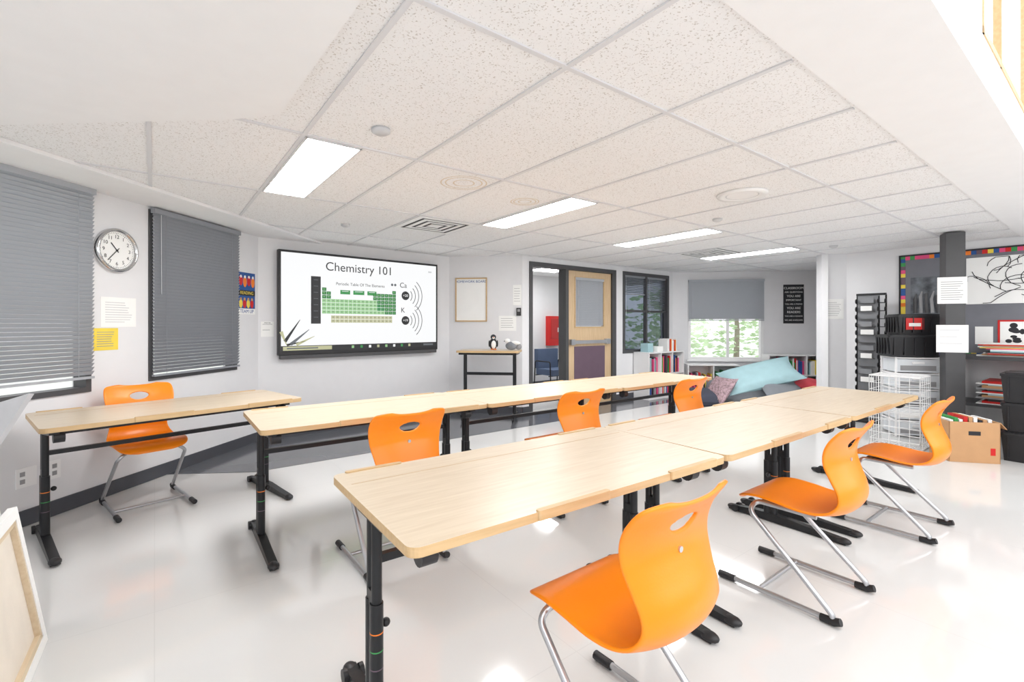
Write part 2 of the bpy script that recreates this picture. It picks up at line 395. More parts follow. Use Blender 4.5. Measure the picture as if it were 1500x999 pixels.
# ------------------------------------------------------------------ hall
mb = MB(); mb.box(3.2, 7.6, 4.368, 6.6, -.1, 0, M_floor); mb.obj('floor_hall', GF)
mb = MB(); mb.box(3.2, 7.6, 4.368, 6.6, 2.46, 2.56, M_tile); mb.obj('ceiling_hall', GF)
mb = MB(); mb.box(3.05, 7.75, 6.6, 6.7, 0, 2.56, M_wall); mb.box(3.1, 3.2, 4.37, 6.6, 0, 2.56, M_wall)
mb.box(7.6, 7.7, 4.6, 6.6, 0, .8, M_wall); mb.box(7.6, 7.7, 4.6, 6.6, 2.3, 2.56, M_wall); mb.box(7.6, 7.7, 4.368, 4.6, 0, 2.56, M_wall)
mb.obj('wall_hall', GF)
mb = MB(); mb.box(3.2, 7.6, 6.585, 6.6, .003, .11, M_base); mb.obj('baseboard_hall', GF)
mb = MB(); mb.box(4.6, 5.2, 5.2, 5.8, 2.44, 2.459, M_lite); mb.box(4.58, 5.22, 5.18, 5.82, 2.448, 2.4595, M_tbar); mb.obj('hall_light_panel', GF)
mb = MB(); mb.box(5.68, 6.0, 6.47, 6.599, .895, 1.56, M_red); mb.box(5.72, 5.96, 6.462, 6.47, 1.05, 1.5, mat('cabinet_red_dark', (180, 24, 24), .3)); mb.box(5.92, 5.95, 6.45, 6.47, 1.2, 1.3, M_wht)
mb.obj('fire_extinguisher_cabinet', GF, bevel=.006)
for u in (5.25, 5.95):
    mb = MB(); M = T(u, 5.85, 0)
    mb.box(-.28, .28, -.28, .24, .34, .46, M_bchair, M); mb.box(-.28, .28, .18, .30, .46, .86, M_bchair, M)
    for x in (-.32, .32):
        mb.tube(fillet([(x, -.26, .012), (x, -.24, .62), (x, .22, .62), (x, .26, .012)], .05), .014, M_blk, 8, M)
    mb.tube([(-.32, -.2, .33), (.32, -.2, .33)], .012, M_blk, 8, M); mb.tube([(-.32, .2, .33), (.32, .2, .33)], .012, M_blk, 8, M)
    mb.obj('lounge_chair', GF, bevel=.015)
# ------------------------------------------------------------------ outdoors
for (x, y, s) in [(4.6, 14.5, 1.5), (7.6, 16, 1.9), (10.5, 14, 1.9)]:
    mb = MB(); mb.tube([(0, 0, -.3), (.05, 0, 1.2), (0, .05, 2.4)], [.10, .08, .04], M_bark, 10)
    for i in range(620):
        d = V((random.gauss(0, 1), random.gauss(0, 1), random.gauss(0, 1))).normalized()*(random.random()**.4)*s
        M = T(d.x, d.y, 1.2+d.z*.9) @ Rz(random.random()*6.3) @ Rx(random.random()*3)
        q = .09+.07*random.random(); mb.add([(-q, 0, 0), (0, -q*.5, 0), (q, 0, 0), (0, q*.5, 0)], [(0, 1, 2, 3)], M_leaf, False, M)
    mb.obj('garden_tree', T(x, y, 0))

# ------------------------------------------------------------------ tables
TL, TW, TZ = 1.485, .745, .782
def rrect(x0, x1, y0, y1, r, n=5):
    o = []
    for cx, cy, a0 in [(x1-r, y0+r, -90), (x1-r, y1-r, 0), (x0+r, y1-r, 90), (x0+r, y0+r, 180)]:
        for k in range(n+1):
            a = math.radians(a0+90*k/n); o.append((cx+r*math.cos(a), cy+r*math.sin(a)))
    return o
def table_meshes():
    a = MB(); a.prism(rrect(0, TL, 0, TW, .035), TZ-.028, TZ, M_top, side=M_edge)
    a.box(.03, TL-.03, TW-.155, TW-.151, TZ+.0002, TZ+.0009, M_edge)
    for x0, x1, y0 in [(.42, .74, -.007), (1.08, 1.40, -.007), (.05, .28, TW-.015), (1.15, 1.42, TW-.015)]:
        a.prism(rrect(x0, x1, y0, y0+.022, .009, 3), TZ-.026, TZ+.005, M_edge)
    top = a.mesh('table_top')
    b = MB()
    for X in (.065, TL-.105):
        prof = [(.0, .006), (.0, .022), (.03, .036), (.20, .046), (.36, .058), (.54, .058), (.66, .046), (.735, .034), (.745, .02), (.74, .006)]
        Mx = T(X-.023, 0, 0) @ Matrix(((0, 0, 1, 0), (1, 0, 0, 0), (0, 1, 0, 0), (0, 0, 0, 1)))
        b.prism(prof, 0, .046, M_blk, Mx)
        b.ell((X, .02, .022), (.030, .045, .020), M_blkpl); b.ell((X, .72, .022), (.028, .04, .020), M_blkpl)
        b.tube([(X, .43, .05), (X, .43, TZ-.06)], .018, M_blk, 16); b.tube([(X, .475, .05), (X, .475, TZ-.06)], .018, M_blk, 16)
        b.box(X-.017, X+.017, .43, .475, .05, .46, M_blk)
        b.tube([(X, .43, .05), (X, .43, .42)], .0225, M_blk, 16); b.tube([(X, .475, .05), (X, .475, .42)], .0225, M_blk, 16)
        for zb, mt in ((.20, M_purple), (.26, M_green), (.32, M_ora2)): b.tube([(X, .43, zb), (X, .43, zb+.004)], .0228, mt, 16)
        sx = -1 if X > .5 else 1
        Mx = T(X-.022, 0, 0) @ Matrix(((0, 0, 1, 0), (1, 0, 0, 0), (0, 1, 0, 0), (0, 0, 0, 1)))
        b.prism([(.05, TZ-.029), (.05, TZ-.05), (.34, TZ-.085), (.56, TZ-.085), (.69, TZ-.05), (.69, TZ-.029)], 0, .044, M_blk, Mx)
        b.tube([(X, .10, TZ-.07), (X+sx*.05, .10, TZ-.07)], .034, M_blkpl, 16); b.tube([(X, .64, TZ-.06), (X+sx*.05, .64, TZ-.06)], .026, M_blkpl, 16)
        for dx in (-.031, .031): b.tube([(X+dx-.008, .69, .026), (X+dx+.008, .69, .026)], .026, M_blkpl, 16)
        b.ell((X+sx*.04, .45, .33), (.015, .015, .015), M_blkpl)
    b.box(.065, TL-.105, .439, .463, .545, .573, M_blk)
    b.box(.065, TL-.105, .10, .125, TZ-.058, TZ-.029, M_blk); b.box(.065, TL-.105, .61, .635, TZ-.058, TZ-.029, M_blk)
    return top, b.mesh('table_frame')
ttop, tfr = table_meshes()
def table(M):
    e = empty('school_table', M); mkobj('table_top', ttop, None, e, .004); mkobj('table_frame', tfr, None, e)
for u, v, a in [(-.823, -.282, -1.6), (.675, -.325, -.5), (2.172, -.343, 0), (-.884, 1.465, -.8), (.605, 1.43, -.3), (2.095, 1.405, 0)]:
    p = G(u, v); table(fr((p.x, p.y, .0), R) @ Rz(math.radians(a)))
table(fr((-2.61, 2.60, 0), (.64, .768)))

# ------------------------------------------------------------------ chairs
def catmull(P, n):
    out = []; Q = [2*V(P[0])-V(P[1])]+[V(p) for p in P]+[2*V(P[-1])-V(P[-2])]
    for i in range(1, len(Q)-2):
        for k in range(n):
            t = k/n; p0, p1, p2, p3 = Q[i-1:i+3]
            out.append(.5*((2*p1)+(-p0+p2)*t+(2*p0-5*p1+4*p2-p3)*t*t+(-p0+3*p1-3*p2+p3)*t**3))
    out.append(Q[-2]); return out
def chair_meshes():
    P = [(.226, .430, .10, .0), (.224, .441, .160, .0), (.212, .458, .196, .0), (.178, .474, .216, .002), (.11, .482, .226, .006), (.02, .472, .228, .012), (-.08, .454, .226, .020),
         (-.165, .450, .216, .028), (-.235, .472, .203, .036), (-.275, .525, .190, .040), (-.274, .59, .186, .042), (-.244, .66, .196, .040), (-.222, .725, .212, .038),
         (-.232, .785, .222, .036), (-.262, .838, .219, .032), (-.280, .862, .205, .028), (-.289, .873, .18, .024), (-.294, .878, .12, .02)]
    Pv = [V((p[0], p[1], p[2])) for p in P]; Cv = catmull(Pv, 4); Wp = catmull([V((p[3], 0, 0)) for p in P], 4)
    nb = len(Cv); na = 36
    arc = [0]
    for i in range(1, nb): arc.append(arc[-1]+math.hypot(Cv[i].x-Cv[i-1].x, Cv[i].y-Cv[i-1].y))
    hc = min(range(nb), key=lambda i: abs(Cv[i].y-.795)+(0 if Cv[i].x < -.2 else 9)); hs = arc[hc]
    ea, eb = .060, .031
    def interp(s):
        s = min(max(s, 0), arc[-1])
        for i in range(1, nb):
            if arc[i] >= s:
                t = (s-arc[i-1])/(arc[i]-arc[i-1]+1e-9); c = Cv[i-1].lerp(Cv[i], t); w = Wp[i-1].lerp(Wp[i], t)
                tg = (Cv[min(i+1, nb-1)]-Cv[max(i-2, 0)]); return c, w.x, V((tg.x, tg.y)).normalized()
        return Cv[-1], Wp[-1].x, V((0, 1))
    def pos(x, s):
        c, w, tg = interp(s); hw = max(c.z, .05); a = x/hw
        n = V((tg.y, -tg.x))
        if n.y < -.01 and n.x < 0: n = -n
        d = w*abs(a)**2.2
        return V((x, c.x+n.x*d, c.y+n.y*d))
    ss = [arc[-1]*j/90 for j in range(91)]
    par = []
    for s in ss:
        c, w, tg = interp(s)
        for i in range(na+1): par.append([c.z*(-1+2*i/na), s])
    F = []; rem = set(); keep = set()
    for j in range(90):
        for i in range(na):
            q = [j*(na+1)+i, j*(na+1)+i+1, (j+1)*(na+1)+i+1, (j+1)*(na+1)+i]
            cx = sum(par[k][0] for k in q)/4; cs = sum(par[k][1] for k in q)/4
            if (cx/ea)**2+((cs-hs)/eb)**2 < 1: rem.update(q)
            else: F.append(q); keep.update(q)
    for k in rem & keep:
        x, s = par[k][0]/ea, (par[k][1]-hs)/eb; r = math.hypot(x, s)+1e-6
        par[k] = [x/r*ea, hs+s/r*eb]
    a = MB(); a.add([pos(x, s) for x, s in par], F, M_org, True)
    me = a.mesh('seat_shell')
    b = MB()
    for sx in (-1, 1):
        x = .225*sx
        b.tube(fillet([(x, .29, .022), (x, -.255, .022), (sx*.205, .155, .40), (sx*.15, .145, .440), (sx*.13, -.13, .434)], .06, 7), .0125, M_sil, 10)
        b.tube([(x, .305, .018), (x, .22, .020)], .0175, M_blkpl, 10); b.tube([(x, -.262, .03), (x, -.235, .02), (x, -.18, .018)], [.017, .019, .0165], M_blkpl, 10)
    b.tube([(-.225, .10, .022), (.225, .10, .022)], .0105, M_sil, 8)
    b.box(-.14, .14, -.06, .12, .436, .454, M_blkpl)
    b.tube([(0, -.2345, .715), (0, -.222, .715)], .009, M_sil, 12)
    return me, b.mesh('chair_frame')
csh, cfr = chair_meshes()
def chair(x, y, face, da=0, z=.0):
    f = V((face[0], face[1], 0)).normalized(); xd = V((f.y, -f.x, 0))
    e = empty('school_chair', fr((x, y, z), xd) @ Rz(math.radians(da)))
    o = mkobj('seat_shell', csh, None, e); s = o.modifiers.new('thick', 'SOLIDIFY'); s.thickness = .012; s.offset = 0
    sb = o.modifiers.new('sub', 'SUBSURF'); sb.levels = 1; sb.render_levels = 1
    mkobj('chair_frame', cfr, None, e)
for x, y, a in [(.345, 1.54, 0), (1.49, 2.448, 0), (2.632, 3.241, 0), (-.71, 2.80, 0), (.381, 3.63, 0), (1.47, 4.39, 0)]:
    chair(x, y, L, a)
chair(-2.787, 3.60, (.768, -.64))

# ------------------------------------------------------------------ interactive display
x0, x1, y0, y1 = .194, 2.411, .995, 2.262
mb = MB(); mb.box(x0, x1, y0, y1, .03, .10, M_blkpl); mb.box(x0+.3, x1-.3, y0+.3, y1-.3, 0.001, .03, M_blk)
mb.box(x0+.02, x1-.02, y0-.045, y0, .04, .105, M_dkfr)
tv = mb.obj('interactive_display', MT, bevel=.005)
sx0, sy1, sw, sh = x0+.028, y1-.028, (x1-x0)-.056, (y1-y0)-.075
E_w = emit('screen_white', (247, 248, 249), 1.0); E_k = emit('screen_black', (24, 26, 30), 1); E_g = emit('screen_green', (50, 150, 76), .9); E_lg = emit('screen_lightgreen', (150, 200, 140), 1)
E_dg = emit('screen_darkgreen', (34, 128, 58), .9); E_gr = emit('screen_grey', (100, 105, 110), 1); E_tan = emit('screen_tan', (190, 190, 150), 1)
mb = MB()
def rect(f0, g0, f1, g1, mt, ly=0):
    mb.box(sx0+f0*sw, sx0+f1*sw, sy1-g1*sh, sy1-g0*sh, .1005+ly*.0006, .1011+ly*.0006, mt)
rect(0, 0, 1, 1, E_w)
rect(.160, .225, .215, .72, E_k, 1)
for k in range(7): rect(.175, .26+k*.065, .20, .264+k*.065, E_gr, 2)
gx0, gx1, gy0, gy1 = .222, .695, .335, .71
cw = (gx1-gx0)/18; ch = (gy1-gy0)/9.4
for r_ in range(9):
    for c_ in range(18):
        if r_ == 0 and 0 < c_ < 17: continue
        if r_ in (1, 2) and 1 < c_ < 12: continue
        if r_ in (7, 8) and c_ in (0, 1, 17): continue
        yy = gy0+r_*ch+(.4*ch if r_ > 6 else 0)
        mt = E_g if c_ > 12 and r_ < 6 else (E_lg if r_ < 7 and c_ > 1 else (E_tan if r_ >= 7 else E_lg))
        if c_ < 2 and r_ < 3: mt = E_dg
        if c_ > 10+r_*.8 and r_ < 7: mt = E_dg
        rect(gx0+c_*cw+.0008, yy+.002, gx0+(c_+1)*cw-.0008, yy+ch-.002, mt, 1)
        rect(gx0+c_*cw+.007, yy+ch*.40, gx0+(c_+1)*cw-.009, yy+ch*.55, E_gr if mt != E_dg else E_lg, 2)
for a_, b_ in ((.33, .39), (.41, .48), (.50, .56)): rect(a_, .355, b_, .40, E_g, 1); rect(a_+.01, .365, b_-.01, .37, E_w, 2)
rect(0, .945, 1, 1, E_k, 1); rect(0.01, .952, .28, .992, E_tan, 2); rect(.03, .965, .2, .978, E_gr, 3)
for k, m_ in enumerate((E_lg, E_g, E_w, E_tan, E_lg, E_w, E_g, E_tan)): rect(.40+k*.055, .958, .415+k*.055, .987, m_, 2)
rect(.90, .962, .975, .982, E_gr, 2)
def disc(fx, fy, r, mt, z=.1022):
    mb.lathe([(0, 0), (r, 0)], mt, T(sx0+fx*sw, sy1-fy*sh, z), 28)
def arc(fx, fy, r, w_, a, mt):
    vs = []; n = 12
    for i in range(n+1):
        t = math.radians(-a+2*a*i/n); vs += [(r*math.cos(t), r*math.sin(t), 0), ((r+w_)*math.cos(t), (r+w_)*math.sin(t), 0)]
    mb.add(vs, [(2*i, 2*i+1, 2*i+3, 2*i+2) for i in range(n)], mt, False, T(sx0+fx*sw, sy1-fy*sh, .1022))
for fy in (.385, .68):
    disc(.764, fy, .062, E_k)
    for k in range(4): arc(.764, fy, .10+k*.055, .009, 40+k*3, E_k)
disc(.69, .265, .018, E_gr); disc(.668, .265, .018, E_gr)
for (p, q, w_, m_) in [((.02, .90), (.10, .68), .02, E_k), ((.05, .93), (.15, .78), .02, E_gr), ((.08, .935), (.18, .85), .018, E_tan), ((.03, .935), (.13, .90), .014, E_k), ((.0, .80), (.03, .94), .02, E_tan)]:
    a = V((sx0+p[0]*sw, sy1-p[1]*sh, .1025)); b = V((sx0+q[0]*sw, sy1-q[1]*sh, .1025)); d = (b-a).normalized(); n = V((-d.y, d.x, 0))*w_
    mb.add([a-n, b-n*.15, b+n*.15, a+n], [(0, 1, 2, 3)], m_)
mb.obj('screen_content', None, tv)
text('slide_title', 'Chemistry 101', .155, sx0+.457*sw, sy1-.115*sh, .1025, E_k, tv)
text('slide_heading', 'Periodic Table Of The Elements', .052, sx0+.46*sw, sy1-.29*sh, .1025, E_k, tv)
text('slide_ca', 'Ca', .10, sx0+.748*sw, sy1-.265*sh, .1025, E_k, tv); text('slide_k', 'K', .10, sx0+.745*sw, sy1-.56*sh, .1025, E_k, tv)
text('slide_n1', '+20', .05, sx0+.764*sw, sy1-.385*sh, .1035, E_w, tv); text('slide_n2', '+19', .05, sx0+.764*sw, sy1-.68*sh, .1035, E_w, tv)
text('slide_logo', '2022', .03, sx0+.95*sw, sy1-.08*sh, .1025, E_gr, tv)

# ------------------------------------------------------------------ wall items
def sheet(name, M, x0, x1, y0, y1, mt=M_paper, lines=0, lm=M_grey, title=None):
    mb = MB(); mb.box(x0, x1, y0, y1, .001, .003, mt)
    for k in range(lines):
        y = y1-(y1-y0)*(.18+.74*k/max(1, lines)); xw = (x1-x0)
        mb.box(x0+xw*.12, x1-xw*(.12+.25*random.random()), y-.0025, y+.0025, .003, .0034, lm)
    o = mb.obj(name, M)
    if title: text('title', title, (y1-y0)*.1, (x0+x1)/2, y1-(y1-y0)*.09, .0036, M_ink, o)
    return o
mb = MB(); r = .175
mb.lathe([(r, .001), (r+.002, .03), (r-.008, .045), (r-.022, .042), (r-.026, .02)], M_chrome, None, 48); mb.lathe([(0, .019), (r-.02, .019)], M_paper, None, 48)
for k in range(60):
    a = 2*math.pi*k/60; l = .014 if k % 5 == 0 else .007
    mb.box(-.0015, .0015, r-.032-l, r-.032, .0195, .0205, M_ink, Rz(a))
ha = math.radians(-(10.62*30)); ma = math.radians(-(37*6))
mb.box(-.004, .004, -.02, .075, .021, .0225, M_ink, Rz(ha)); mb.box(-.003, .003, -.025, .115, .023, .0245, M_ink, Rz(ma)); mb.lathe([(0, .027), (.008, .026), (.008, .02)], M_ink)
clk = mb.obj('wall_clock', ML @ T(sl(3.804), 1.961, 0))
for h in range(1, 13):
    a = math.radians(90-30*h); text('numeral_%d' % h, str(h), .04, .108*math.cos(a), .108*math.sin(a), .0205, M_ink, clk)
sheet('wall_notice', ML, sl(3.69), sl(3.985), 1.345, 1.583, lines=9, lm=M_lgrey)
sheet('yellow_notice', ML, sl(3.636), sl(3.83), 1.16, 1.335, M_yel, lines=7)
mb = MB(); a, b = sl(5.19), sl(5.46); mb.box(a, b, 1.48, 1.95, .001, .003, M_blue); mb.box(a, b, 1.69, 1.75, .003, .0036, M_ink); mb.box(a, b, 1.48, 1.545, .003, .0036, M_paper)
for k in range(4):
    mb.ell((a+.04+.065*k, 1.86-.015*(k % 2), .0036), (.030, .06, .002), M_ora2 if k % 2 else M_red); mb.ell((a+.04+.065*k, 1.90, .0042), (.016, .018, .002), M_paper)
    mb.ell((a+.04+.06*k, 1.60, .0036), (.028, .05, .002), M_red if k % 2 else M_yel); mb.ell((a+.04+.06*k, 1.65, .0042), (.016, .018, .002), M_card)
pst = mb.obj('colourful_poster', ML); text('poster_text', 'TEAM UP', .055, (a+b)/2, 1.512, .0042, M_blue, pst); text('poster_text_top', 'READING', .05, (a+b)/2, 1.72, .0042, M_yel, pst)
for Ya, Yb in ((3.13, 3.25), (3.325, 3.40)):
    mb = MB(); a, b = sl(Ya), sl(Yb); mb.box(a, b, .265, .395, .001, .008, M_wht)
    mb.box(a+.02, a+.05, .29, .32, .008, .0095, M_grey); mb.box(a+.02, a+.05, .34, .37, .008, .0095, M_grey)
    mb.obj('wall_outlet', ML)
sheet('room_sign', MT, .03, .17, 1.22, 1.40, lines=2, title='PRINTER')
mb = MB(); a, b, c, d = .10, .60, 1.41, 2.087
mb.box(a, b, c, d, .001, .010, M_paper)
for q in [(a, a+.02, c, d), (b-.02, b, c, d), (a, b, c, c+.02), (a, b, d-.02, d)]: mb.box(q[0], q[1], q[2], q[3], .002, .02, M_edge)
hb = mb.obj('homework_whiteboard', MBC); text('board_title', 'HOMEWORK BOARD', .052, (a+b)/2, d-.06, .0108, M_blue, hb)
sheet('small_notice', MBC, .78, 1.05, 1.27, 1.50, lines=5)
sheet('door_notice', MBC, 1.0, 1.13, 1.66, 1.97, lines=6)
mb = MB(); mb.box(1.055, 1.125, 1.50, 1.62, .001, .03, M_blkpl); mb.box(1.07, 1.11, 1.56, 1.60, .03, .034, M_grey); mb.obj('wall_intercom', MBC, bevel=.004)
mb = MB(); a, b, c, d = 2.09, 2.46, 1.39, 2.147; mb.box(a, b, c, d, .001, .012, mat('poster_black', (34, 36, 40), .6))
po = mb.obj('classroom_poster', MBW)
for k, (t, s) in enumerate([('CLASSROOM', .062), ('ASK QUESTIONS', .044), ('YOU ARE', .06), ('IMPORTANT', .05), ('YOU ARE A FRIEND', .036), ('YOU ARE', .06), ('READERS', .06), ('YOU ARE A REASON', .035), ('WE ARE AWESOME', .038)]):
    text('line_%d' % k, t, s, (a+b)/2, d-.07-k*.078, .0125, M_paper, po)
sheet('pier_notice', MNK, .03, .30, 1.45, 1.747, lines=8)

# ------------------------------------------------------------------ standing table by the wall
F_ = V((.9907, -.1357, 0))
mb = MB(); w, d, h = .88, .46, 1.0
mb.prism(rrect(-w/2, w/2, -d/2, d/2, .02), h-.03, h, M_top, side=M_edge)
mb.box(-w/2+.03, w/2-.03, -d/2+.03, d/2-.03, h-.06, h-.03, M_blk)
for x in (-.36, .36):
    mb.tube([(x, 0, .09), (x, 0, h-.06)], .026, M_blk, 14); mb.box(x-.025, x+.025, -.2, .2, .06, .095, M_blk)
    for y in (-.18, .18): mb.tube([(x-.012, y, .031), (x+.012, y, .031)], .031, M_blkpl, 16); mb.box(x-.018, x+.018, y-.01, y+.01, .03, .065, M_blkpl)
mb.box(-.36, .36, -.015, .015, .64, .68, M_blk); mb.box(-.36, .36, -.015, .015, .30, .33, M_blk)
mb.obj('standing_desk', fr((-.32, 6.78, 0), F_))
mb = MB(); Z = 1.0
mb.ell((0, 0, .085), (.055, .05, .085), M_ink, e=.95); mb.ell((0, -.014, .08), (.042, .045, .07), M_paper); mb.ell((0, -.004, .185), (.04, .038, .038), M_ink); mb.ell((0, -.022, .178), (.024, .024, .022), M_paper)
mb.tube([(0, -.035, .182), (0, -.07, .176)], [.011, .002], M_ora2, 8)
for s in (-1, 1): mb.ell((s*.058, 0, .09), (.012, .028, .05), M_ink); mb.ell((s*.024, -.035, .01), (.02, .032, .009), M_ora2); mb.ell((s*.015, -.038, .195), (.005, .004, .005), M_ink)
mb.obj('penguin_plush', fr((-.27, 6.80, Z+.001), F_) @ Rz(.3))
mb = MB(); mb.ell((0, 0, .06), (.09, .055, .06), M_cloth); mb.ell((-.06, 0, .13), (.038, .035, .035), M_paper); mb.tube([(-.09, 0, .13), (-.12, 0, .122)], [.012, .002], M_ink, 8)
mb.ell((.06, 0, .10), (.08, .03, .03), M_paper); mb.ell((.10, .03, .05), (.05, .02, .045), M_grey)
mb.obj('bird_plush', fr((-.01, 6.74, Z+.001), F_) @ Rz(-.3))

# ------------------------------------------------------------------ bookcases
bookm = [M_red, M_blue, M_green, M_yel, M_paper, M_pink, M_teal, M_ink, M_ora2, M_purple, M_grey]
def bookcase(name, M, w, d, h, cols, rows):
    mb = MB(); t = .02
    mb.box(0, w, 0, d, h-t, h, M_wht); mb.box(0, w, 0, d, 0.001, .04, M_wht); mb.box(0, t, 0, d, .04, h-t, M_wht); mb.box(w-t, w, 0, d, .04, h-t, M_wht); mb.box(t, w-t, 0, .01, .04, h-t, M_wht)
    cw = (w-t)/cols; rh = (h-t-.04)/rows
    for c in range(1, cols): mb.box(c*cw, c*cw+t, .01, d, .04, h-t, M_wht)
    for r in range(1, rows): mb.box(t, w-t, .01, d, .04+r*rh, .04+r*rh+t, M_wht)
    o = mb.obj(name, M); bk = MB()
    for c in range(cols):
        for r in range(rows):
            x = c*cw+t+.01; zb = .04+r*rh+(t if r else 0)
            while x < (c+1)*cw-.06:
                bw = .012+.03*random.random(); bh = (rh-t)*(.6+.3*random.random())
                if random.random() < .9: bk.box(x, x+bw, .05, d-.03-.04*random.random(), zb+.001, zb+bh, random.choice(bookm))
                x += bw+.001
    bk.obj('books', None, o); return o
def case_frame(p, d): return fr(p, -d)
Fd = (E-D).normalized()
p = C+R*3.72+V((R.y, -R.x, 0))*.02; bookcase('bookcase', case_frame((p.x, p.y, 0), R), 1.1, .34, .86, 3, 2)
p = D+Fd*2.66+V((Fd.y, -Fd.x, 0))*.08; bookcase('bookcase', case_frame((p.x, p.y, 0), Fd), 1.0, .36, .80, 3, 2)
p = D+Fd*1.15+V((Fd.y, -Fd.x, 0))*.08; bookcase('low_bookcase', case_frame((p.x, p.y, 0), Fd), .95, .36, .60, 2, 1)
mb = MB(); M = T(0, 0, .861)
for k in range(9):
    x = .12+k*.035; mb.box(x, x+.028, .06, .26, 0, .20+.04*random.random(), [M_paper, M_ora2, M_red, M_paper][k % 4], M)
mb.box(.62, .80, .05, .30, 0, .10, M_paper, M); mb.box(.84, 1.0, .08, .24, 0, .16, M_teal, M)
p = C+R*3.72+V((R.y, -R.x, 0))*.02; mb.obj('file_row', case_frame((p.x, p.y, 0), R))
mb = MB()
mb.ell((3.95, 8.25, .23), (.52, .42, .23), M_cloth, e=.8); mb.ell((4.7, 8.2, .18), (.5, .4, .18), M_dcloth, e=.8)
mb.pillow(T(4.2, 8.0, .50) @ Rz(-.15) @ Ry(-.26) @ Rx(.55), .62, .32, .13, M_teal)
mb.pillow(T(4.98, 7.98, .36) @ Rz(-.1) @ Ry(.12) @ Rx(.2), .36, .26, .09, mat('red_cushion', (214, 78, 88), .9))
mb.pillow(T(4.45, 7.78, .30) @ Rz(.1) @ Rx(.6), .36, .26, .10, M_cloth)
mb.pillow(T(5.2, 8.15, .20) @ Rx(.4), .30, .26, .10, M_teal)
mb.pillow(T(3.5, 7.95, .27) @ Rz(.3) @ Ry(-.9), .26, .26, .09, mat('pattern_cushion', (165, 140, 146), .9, var=.5, scale=30))
mb.pillow(T(3.2, 8.0, .14) @ Rx(.2), .33, .28, .13, M_dcloth)
mb.obj('cushion_pile')

# ------------------------------------------------------------------ right-hand storage corner
cc = G(5.911, -.158); hw = .088; mb = MB(); mb.box(-hw, hw, -hw, hw, 0.001, ZC-.012, M_dkfr)
mb.box(-hw-.012, hw+.012, -hw-.012, hw+.012, 0.001, .11, M_base)
Mc = fr((cc.x, cc.y, 0), (.9, -.43)); mb.obj('steel_column', Mc, bevel=.008)
Mcw = wf(V((cc.x, cc.y, 0))+V((-.43, -.9, 0)).normalized()*hw, (.9, -.43))
sheet('column_notice', Mcw, -.16, .10, 1.60, 1.90, lines=9); sheet('column_notice', Mcw, -.17, .11, 1.05, 1.36, lines=3, lm=M_lgrey)
def tg(t): return 1.80-t
a, b, c, d = tg(1.157), tg(-1.3), .96, 2.293
mb = MB(); mb.box(a, b, c, d, .001, .015, M_board)
bc = [M_pink, M_green, M_yel, M_blue, M_ora2, M_red, M_purple]
n = int((b-a)/.05)
for k in range(n):
    for yy in (d-.05, c): mb.box(a+k*.05, a+(k+1)*.05, yy, yy+.05, .015, .018+.002*(k % 2), random.choice(bc))
for k in range(int((d-c)/.05)):
    mb.box(a, a+.05, c+k*.05, c+(k+1)*.05, .015, .019, random.choice(bc))
mb.box(a-.02, a, c-.02, d+.02, .001, .025, M_ink); mb.box(a, b, d, d+.02, .001, .025, M_ink); mb.box(a, b, c-.02, c, .001, .025, M_ink)
ax0, ax1, ay0, ay1 = tg(.50), tg(-.9), 1.62, 2.20
mb.box(ax0, ax1, ay0, ay1, .019, .022, M_paper)
for k in range(34):
    p = V((random.uniform(ax0+.08, ax1-.08), random.uniform(ay0+.08, ay1-.08), .024)); pts = []
    ang = random.random()*6.28; cv = random.uniform(-.6, .6)
    for j in range(10):
        pts.append(p.copy()); ang += cv+random.uniform(-.2, .2); p = p+V((math.cos(ang), math.sin(ang), 0))*.045
        p.x = min(max(p.x, ax0+.01), ax1-.01); p.y = min(max(p.y, ay0+.01), ay1-.01)
    mb.tube(pts, .004, M_ink, 5)
mb.box(tg(1.05), tg(.68), 1.50, 2.0, .019, .022, mat('charcoal_art', (100, 104, 110), .8, var=.6, scale=9))
for k in range(5): mb.tube([(tg(1.0)+k*.06, 1.52, .023), (tg(1.0)+k*.055, 1.7+.04*(k % 3), .023), (tg(.99)+k*.06, 1.78+.03*(k % 2), .023)], [.022, .02, .008], M_grey if k % 2 else M_dkfr, 6)
mb.box(tg(.22), tg(-.3), 1.10, 1.42, .019, .024, M_red); mb.box(tg(.20), tg(-.28), 1.12, 1.40, .024, .026, M_paper)
for k in range(16): mb.ell((tg(.17)+random.random()*.42, 1.15+random.random()*.22, .026), (.02+.03*random.random(), .015+.02*random.random(), .002), M_ink)
mb.box(tg(.42), tg(.26), 1.12, 1.34, .019, .022, M_paper)
mb.box(tg(-.4), tg(-1.1), 1.0, 1.5, .019, .022, M_paper)
mb.obj('art_pinboard', MG)
# magazine rack (grey back panel, dark spiky sides, literature on the shelves)
mb = MB(); M = GF @ T(6.62, .80, 0)
mb.box(-.12, .12, -.18, .18, .001, .03, M_blkpl)
for y in (-.165, .165): mb.tube([(0, y, .03), (0, y, 1.78)], .011, M_blk, 8)
mb.tube([(-.02, -.09, .03), (-.02, -.09, 1.76)], .009, M_blk, 8)
mb.box(-.02, -.01, -.10, .155, .06, 1.77, M_mgrey); mb.box(-.03, .01, -.17, .17, 1.77, 1.80, M_blk)
for k in range(15):
    z = .12+k*.11
    mb.box(-.07, -.02, -.05, .13, z, z+.005, M_dkfr)
    if k % 3: mb.box(-.06, -.052, -.04+.02*(k % 2), .11, z+.006, z+.075, [M_lgrey, M_paper, M_mgrey][k % 3])
    for yy in (-.17, -.09, .165): mb.ell((-.045, yy, z+.03), (.034, .012, .036), M_blkpl)
    mb.box(-.08, 0, -.17, -.09, z, z+.010, M_blk)
mb.obj('magazine_rack', M)
